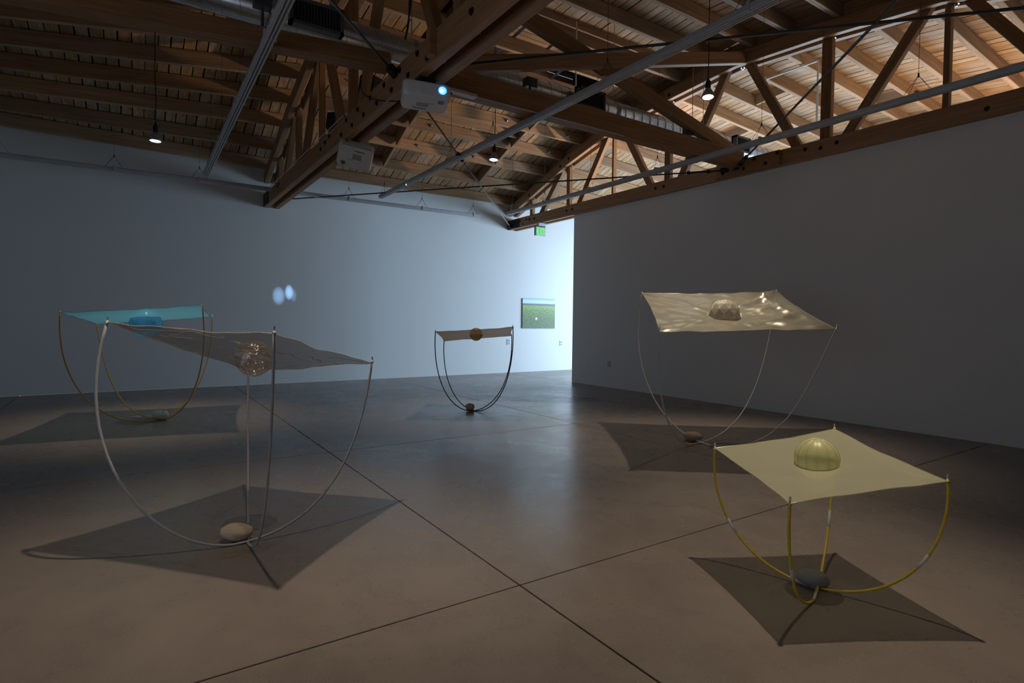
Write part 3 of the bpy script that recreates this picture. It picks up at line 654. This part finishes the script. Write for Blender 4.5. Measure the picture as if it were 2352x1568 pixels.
def painting_mat():
    m, n, l, b = nt('field_picture')
    tc = n.new('ShaderNodeTexCoord'); s = n.new('ShaderNodeSeparateXYZ'); l.new(tc.outputs['Generated'], s.inputs[0])
    nz = n.new('ShaderNodeTexNoise'); nz.inputs['Scale'].default_value = 5; nz.inputs['Detail'].default_value = 10; nz.inputs['Roughness'].default_value = .75; l.new(tc.outputs['Generated'], nz.inputs['Vector'])
    mp = n.new('ShaderNodeMapping'); mp.inputs['Scale'].default_value = (14, 1, 34); l.new(tc.outputs['Generated'], mp.inputs['Vector'])
    n2 = n.new('ShaderNodeTexNoise'); n2.inputs['Scale'].default_value = 1; n2.inputs['Detail'].default_value = 6; l.new(mp.outputs[0], n2.inputs['Vector'])
    g = n.new('ShaderNodeValToRGB'); e = g.color_ramp.elements
    e[0].position = 0; e[0].color = (.09, .14, .045, 1); e[1].position = 1; e[1].color = (.33, .5, .72, 1)
    for p, c in ((.30, (.10, .15, .04, 1)), (.60, (.15, .24, .05, 1)), (.77, (.27, .37, .07, 1)), (.79, (.14, .15, .15, 1)), (.845, (.15, .16, .18, 1)), (.855, (.50, .62, .8, 1)), (.93, (.62, .72, .85, 1))):
        q = e.new(p); q.color = c
    off = n.new('ShaderNodeMath'); off.operation = 'MULTIPLY_ADD'; l.new(nz.outputs[0], off.inputs[0]); off.inputs[1].default_value = .03; l.new(s.outputs[2], off.inputs[2])
    l.new(off.outputs[0], g.inputs[0])
    rr = n.new('ShaderNodeMapRange'); rr.inputs[1].default_value = .35; rr.inputs[2].default_value = .68; rr.inputs[3].default_value = .6; rr.inputs[4].default_value = 1.45; l.new(n2.outputs[0], rr.inputs[0])
    msk = n.new('ShaderNodeMath'); msk.operation = 'LESS_THAN'; l.new(s.outputs[2], msk.inputs[0]); msk.inputs[1].default_value = .74
    mx = n.new('ShaderNodeMix'); mx.data_type = 'RGBA'; mx.blend_type = 'MULTIPLY'; l.new(msk.outputs[0], mx.inputs[0]); l.new(g.outputs[0], mx.inputs[6]); l.new(rr.outputs[0], mx.inputs[7])
    l.new(mx.outputs[2], b.inputs['Base Color']); b.inputs['Roughness'].default_value = .5
    MATS['field_picture'] = m
painting_mat()
PT = thing('landscape_picture', 'landscape picture of a green field with a white disc, on the back wall', 'picture', (8.22, YB, 1.06))
b = B(); b.box((8.225, YB - .022, 1.415), (.985, .004, .72)); part('print', b, 'field_picture', PT)
b = B(); b.box((8.225, YB - .0105, 1.415), (.985, .019, .722), None, .002); part('backing_panel', b, 'dark_steel', PT)
b = B(); b.lathe([(.0, 0), (.034, 0), (.034, .003), (0, .004)], 20, (8.14, YB - .0245, 1.29), Matrix.Rotation(math.pi / 2, 3, 'X')); part('white_disc', b, 'white_plastic', PT)
def wplate(c, n_, w, h, label):
    t = thing('wall_plate', label, 'outlet', c); b = B()
    d = (w, .008, h) if n_ == 'y' else (.008, w, h); b.box(c, d, None, .003); part('cover', b, 'white_plastic', t)
    for s in (-1, 1):
        q = Vector(c) + Vector((0, 0, s * h * .22)) + (Vector((0, -.005, 0)) if n_ == 'y' else Vector((-.005, 0, 0)))
        b = B(); b.box(q, (w * .5, .004, h * .26) if n_ == 'y' else (.004, w * .5, h * .26), None, .001); part('socket', b, 'grey_plastic', t)
wplate((7.36, YB - .005, .73), 'y', .1, .14, 'white wall plate on the bright wall behind the brown canopy')
wplate((8.95, YB - .005, .68), 'y', .1, .14, 'white wall plate on the bright wall right of the picture')
wplate((XP - .005, 7.78, .435), 'x', .085, .125, 'white outlet plate low on the grey partition wall')

# ------------------------------------------------------------------ sculptures
def bez(p0, p1, p2, p3, n=22):
    return [((1 - u) ** 3) * p0 + 3 * u * (1 - u) ** 2 * p1 + 3 * u * u * (1 - u) * p2 + u ** 3 * p3 for u in [k / n for k in range(n + 1)]]
def sculpture(label, P, base, ball, r, fab, bub, rodm, rr, bulge, sag, gores, stone, seam=None, crease_glint=0, ridges=(), jit=0.0, fold=0.0, crumple=0.0, res=(96, 16), style='meridian', bases=None, drop=.5, ferrule=False, wob=0.0):
    P = [Vector(p) for p in P]; base = Vector(base); ball = Vector(ball)
    t = thing('canopy_sculpture', label, 'sculpture', (base.x, base.y, 0), 'stretched cloth canopies on bent rods')
    cen = sum(P, Vector()) / 4
    nrm = (P[1] - P[0]).cross(P[3] - P[0]).normalized()
    if nrm.z < 0: nrm = -nrm
    ux = (P[1] - P[0]).normalized(); uy = nrm.cross(ux)
    rc = r * .985
    hole = cen + Vector((0, 0, -sag)); dist = (ball - hole).dot(nrm); rc = math.sqrt(max(r * r - dist * dist, (r * .5) ** 2)) * 1.02
    hole = ball - nrm * (ball - hole).dot(nrm)
    NT, NS = res; vs = []; fs = []
    uvp = lambda u, v: (P[0].lerp(P[1], u)).lerp(P[3].lerp(P[2], u), v)
    rid = [(uvp(*ra), uvp(*rb_), am, wd_) for ra, rb_, am, wd_ in ridges]
    for k in range(NT):
        # boundary point on the square, edges bowed inwards a little
        e = k * 4 / NT; i_ = int(e) % 4; u = e - int(e); A_, B_ = P[i_], P[(i_ + 1) % 4]
        edge = A_.lerp(B_, u); mid = 4 * u * (1 - u); edge = edge + (cen - edge) * .035 * mid + Vector((0, 0, -sag * .18 * mid))
        dv = edge - hole; a = math.atan2(dv.dot(uy), dv.dot(ux)); cp = hole + (ux * math.cos(a) + uy * math.sin(a)) * rc
        cornerness = abs(2 * u - 1) ** 6
        for s_ in range(NS + 1):
            q = s_ / NS; p = cp.lerp(edge, q)
            prof = (1 - q) ** 1.6
            bl = hole.lerp(edge, q)
            p = p + Vector((0, 0, -sag * .55 * q * (1 - q)))
            if fold: p = p + nrm * fold * (math.sin(a * 22 + 3 * math.sin(a * 5)) * (q ** 1.5) * (1 - q) * 2.2 * (.35 + cornerness) + .9 * cornerness * math.sin(q * math.pi) * .9)
            for (pa, pb, am, wd_) in rid:
                ab = pb - pa; k_ = max(0.0, min(1.0, (p - pa).dot(ab) / ab.length_squared)); dd_ = (p - pa - ab * k_); dd_ = dd_ - nrm * dd_.dot(nrm)
                p = p + nrm * am * math.exp(-(dd_.length / wd_) ** 2) * min(1.0, (1 - q) * 8) * min(1.0, q * 6) * (1 - .55 * k_)
            if crumple:
                near = max(0.0, 1 - (p - P[1].lerp(P[2], .35)).length / ((P[1] - P[2]).length * .95)); v_ = Vector((p.dot(ux) * 1.6, p.dot(uy) * 2.6, 1.7))
                p = p + nrm * crumple * near * min(1.0, (1 - q) * 4) * (noise.ridged_multi_fractal(v_, 1.0, 2.1, 3, 1.0, 2.0) - 1.0)
            if wob: p = p + nrm * wob * noise.noise(p * 7.0) * (1 if 0 < s_ else 0) * (1 if s_ < NS else 1.0)
            vs.append(p)
    for k in range(NT):
        k2 = (k + 1) % NT
        for s_ in range(NS): a_ = k * (NS + 1) + s_; b_ = k2 * (NS + 1) + s_; fs.append((a_, a_ + 1, b_ + 1, b_))
    b = B(); b.add(vs, fs); part('cloth', b, fab, t, True)
    # hem: thin rolled edge, its glints painted in by the pale film where creased
    b = B(); hem = [vs[k * (NS + 1) + NS] for k in range(NT)]; b.tube(hem + [hem[0]], .0025, 5, False); part('hem', b, 'glint_film' if crease_glint else fab, t, True)
    b = B(); col_ = [vs[k * (NS + 1)] for k in range(NT)]; b.tube(col_ + [col_[0]], .003, 5, False); part('collar', b, seam or bub, t, True)
    for ci in range(crease_glint):
        k0 = random.randrange(NT); pl = []; kk = float(k0); s0 = random.uniform(3, NS - 1); ds = random.uniform(-.5, .5); dk = random.uniform(.4, 1.6) * random.choice((-1, 1))
        for st_ in range(random.randrange(8, 22)):
            kk += dk + random.uniform(-.35, .35); s0 = min(NS, max(1, s0 + ds + random.uniform(-.45, .45)))
            i0 = int(kk) % NT; i1 = (i0 + 1) % NT; f_ = kk - int(kk) if kk > 0 else 0; a0 = vs[i0 * (NS + 1) + int(s0)]; pl.append(a0.lerp(vs[i1 * (NS + 1) + int(s0)], abs(f_)) - nrm * .003)
        pl = [p_ for i_, p_ in enumerate(pl) if i_ == 0 or (p_ - pl[i_ - 1]).length > .002]
        if len(pl) > 3: b = B(); b.tube(pl, .0019, 4); part('crease_glint', b, 'glint_film', t, True)  # raised creases whose glint is put into the pale colour
    # bubble
    b = B(); sv = []; sf = []; nu, nv = (gores * 4, 16) if style == 'meridian' else (gores * 2, 8 if not jit else 10)
    for j in range(nv + 1):
        ph = math.pi * j / nv
        for i_ in range(nu):
            th = 2 * math.pi * (i_ + (.5 * (j % 2) if style == 'facet' else 0)) / nu
            pin = 1 - (.022 * abs(math.sin(th * gores / 2 + math.pi / 2)) ** 8 if style == 'meridian' else 0)
            vv = Vector((math.sin(ph) * math.cos(th), math.sin(ph) * math.sin(th), math.cos(ph)))
            if jit and 0 < j < nv: vv = (vv + Vector((random.uniform(-jit, jit), random.uniform(-jit, jit), random.uniform(-jit, jit)))).normalized()
            sv.append(ball + vv * r * pin)
    for j in range(nv):
        for i_ in range(nu):
            i2 = (i_ + 1) % nu; a_, b_, c_, d_ = j * nu + i_, j * nu + i2, (j + 1) * nu + i2, (j + 1) * nu + i_
            if style == 'facet':
                sf += [(a_, d_, c_), (a_, c_, b_)] if j % 2 else [(a_, d_, b_), (b_, d_, c_)]
            else: sf.append((a_, d_, c_, b_))
    b.add(sv, sf); bb = part('bubble', b, bub, t, style != 'facet')
    if style == 'meridian':
        for g in range(gores):
            th = 2 * math.pi * (g + .5 if False else g) / gores; b = B()
            b.tube([ball + Vector((math.sin(ph) * math.cos(th), math.sin(ph) * math.sin(th), math.cos(ph))) * r * 1.0 for ph in [math.pi * (k + .2) / 16.4 for k in range(17)]], r * .014, 4); part('seam', b, seam or bub, bb, True)
    else:
        done = set(); b = B()
        for f in sf:
            for a_, b_ in zip(f, f[1:] + f[:1]):
                if (min(a_, b_), max(a_, b_)) in done: continue
                done.add((min(a_, b_), max(a_, b_)))
                if (sv[a_] - sv[b_]).length > .004 and a_ // nu != b_ // nu and (not jit or random.random() < .38): b.tube([sv[a_], sv[b_]], r * .008, 3, False)
        part('seam', b, seam or bub, bb)
    # two crossing arched rods
    bs = [Vector(q) for q in bases] if bases else [base, base]
    for q in range(2):
        pts = []
        for c in (P[q], P[q + 2]):
            bu = bulge[P.index(c)] if isinstance(bulge, (list, tuple)) else bulge
            bp_ = bs[q] + Vector((0, 0, rr)); d = Vector((c.x - bp_.x, c.y - bp_.y, 0)); L_ = d.length; d.normalize()
            p1 = bp_ + d * L_ * .62; p2 = Vector((c.x, c.y, c.z * drop)) + d * bu
            seg = bez(bp_, p1, p2, c + Vector((0, 0, .012)))
            pts = (seg[::-1] + pts[1:]) if not pts else pts + seg[1:]
            if not pts: pts = seg
        b = B(); b.tube(pts, rr, 8); rod = part('arched_rod', b, rodm, t, True)
        if ferrule:
            for a_ in (.21, .79, .47):
                k = int(a_ * (len(pts) - 1)); b = B(); b.tube(pts[k:k + 3], rr * 1.12, 8); part('ferrule', b, 'rod_silver', rod, True)
    for c in P:
        b = B(); b.tube([c - Vector((0, 0, .004)), c + Vector((0, 0, .03 if r < .12 else .045))], .004, 6); b.lathe([(.010, -.003), (.010, .003)], 8, c); part('corner_pin', b, 'steel', t)
    # pebble weighting the crossing
    sp, sd, srz, sm, slab = stone; sp = (sp[0], sp[1], 0.0)
    b = B(); nu, nv = 28, 18; sv = []
    for j in range(nv + 1):
        ph = math.pi * j / nv
        for i_ in range(nu):
            th = 2 * math.pi * i_ / nu; v = Vector((math.sin(ph) * math.cos(th), math.sin(ph) * math.sin(th), math.cos(ph)))
            v *= 1 + .10 * noise.noise(v * 1.6 + Vector(sp) * 3) + .03 * noise.noise(v * 5 + Vector(sp)); sv.append(Vector((v.x * sd[0] / 2, v.y * sd[1] / 2, v.z * sd[2] / 2)))
    sf = [(j * nu + i_, (j + 1) * nu + i_, (j + 1) * nu + (i_ + 1) % nu, j * nu + (i_ + 1) % nu) for j in range(nv) for i_ in range(nu)]
    b.add(sv, sf); Rz = Matrix.Rotation(srz, 4, 'Z') @ Matrix.Rotation(.06, 4, 'Y'); zmin = min((Rz @ v).z for v in sv)
    tag(b.build('pebble', sm, None, Matrix.Translation((sp[0], sp[1], -zmin + .001)) @ Rz, True), slab, 'stone', 'pebbles holding the rods down')
    return t
CR = -yaw   # direction of the camera's right hand
sculpture('yellow cloth canopy on yellow rods, low at the right, with a domed bubble', [(2.462, 1.813, .565), (3.036, 1.509, .659), (2.732, .908, .575), (2.149, 1.231, .494)], (2.575, 1.35, 0), (2.599, 1.367, .590), .094,
          'organza_yellow', 'bubble_yellow', 'rod_yellow', .0060, .03, .004, 12, ((2.585, 1.362), (.142, .085, .075), CR - .25, 'stone_grey', 'dark grey pebble on the crossing yellow rods'), style='meridian', bases=[(2.575, 1.35, 0), (2.452, 1.286, 0)], drop=.42, ferrule=True, wob=.006, seam='seam_pale', ridges=[((1, .02), (1, 1), .008, .012), ((0.97, 1), (.7, .6), .006, .02)])
sculpture('taupe crinkled cloth canopy on grey rods, nearest at the left', [(-.115, 3.355, 1.174), (.595, 3.941, .872), (1.172, 3.263, .953), (.508, 2.658, 1.139)], (.436, 3.28, 0), (.53, 3.303, .986), .097,
          'organza_taupe', 'bubble_clear', 'rod_grey', .0066, [.19, .04, -.07, -.06], .045, 6, ((.445, 3.33), (.168, .11, .095), CR + .12, 'stone_tan', 'tan oval pebble at the foot of the grey rods'), bases=[(.42, 3.27, 0), (.49, 3.26, 0)], drop=.42, wob=.014, fold=.006, style='facet', jit=.22, seam='glint_film', crease_glint=24)  # bubble edges also take the pale film as painted glints
sculpture('large sand coloured shiny cloth canopy with faceted dome, beside the partition', [(4.822, 4.568, 1.548), (5.947, 3.626, 1.581), (5.037, 2.508, 1.174), (3.897, 3.474, 1.128)], (4.69, 3.62, 0), (4.922, 3.55, 1.297), .156,
          'organza_sand', 'bubble_sand', 'rod_silver', .0066, [.26, -.14, -.28, .08], .055, 5, ((4.745, 3.76), (.19, .13, .1), CR - .2, 'stone_brown', 'dark brown pebble under the sand coloured canopy'), fold=.014, style='facet', bases=[(4.72, 3.55, 0), (4.66, 3.66, 0)], drop=.40, wob=.010, crumple=.05, res=(224, 44), seam='seam_pale', ridges=[((0, 0), (.3, .28), .022, .035), ((1, 0), (.84, .2), .045, .05), ((.84, .2), (.62, .36), .03, .05), ((.84, .2), (.9, .62), .028, .03), ((1, 1), (.72, .82), .035, .05), ((1, .2), (.95, .75), .03, .05), ((.9, .62), (.66, .78), .02, .045), ((.02, .98), (.12, .9), .012, .025), ((.6, .05), (.75, .2), .02, .04)])
sculpture('blue cloth canopy on thin orange rods, far left', [(-.644, 7.333, 1.246), (-.403, 8.576, 1.117), (.829, 8.356, 1.22), (.608, 7.113, 1.345)], (.17, 7.79, 0), (.094, 7.845, 1.13), .164,
          'organza_blue', 'bubble_blue', 'rod_orange', .0072, [.06, -.13, 0, .16], .03, 10, ((.235, 7.83), (.175, .12, .115), CR + .25, 'stone_white', 'whitish pebble at the foot of the orange rods'), bases=[(.15, 7.74, 0), (.2, 7.86, 0)], drop=.40, wob=.012)
sculpture('small brown cloth canopy with orange bubble, far off before the bright wall', [(3.128, 6.438, 1.066), (3.95, 5.918, 1.137), (4.47, 6.728, 1.004), (3.657, 7.243, .918)], (3.78, 6.57, 0), (3.8, 6.582, 1.03), .086,
          'organza_brown', 'bubble_orange', 'rod_charcoal', .0065, .05, .015, 10, ((3.735, 6.61), (.125, .11, .1), CR, 'stone_sand', 'small tan pebble at the foot of the charcoal rods'), drop=.42, wob=.008)
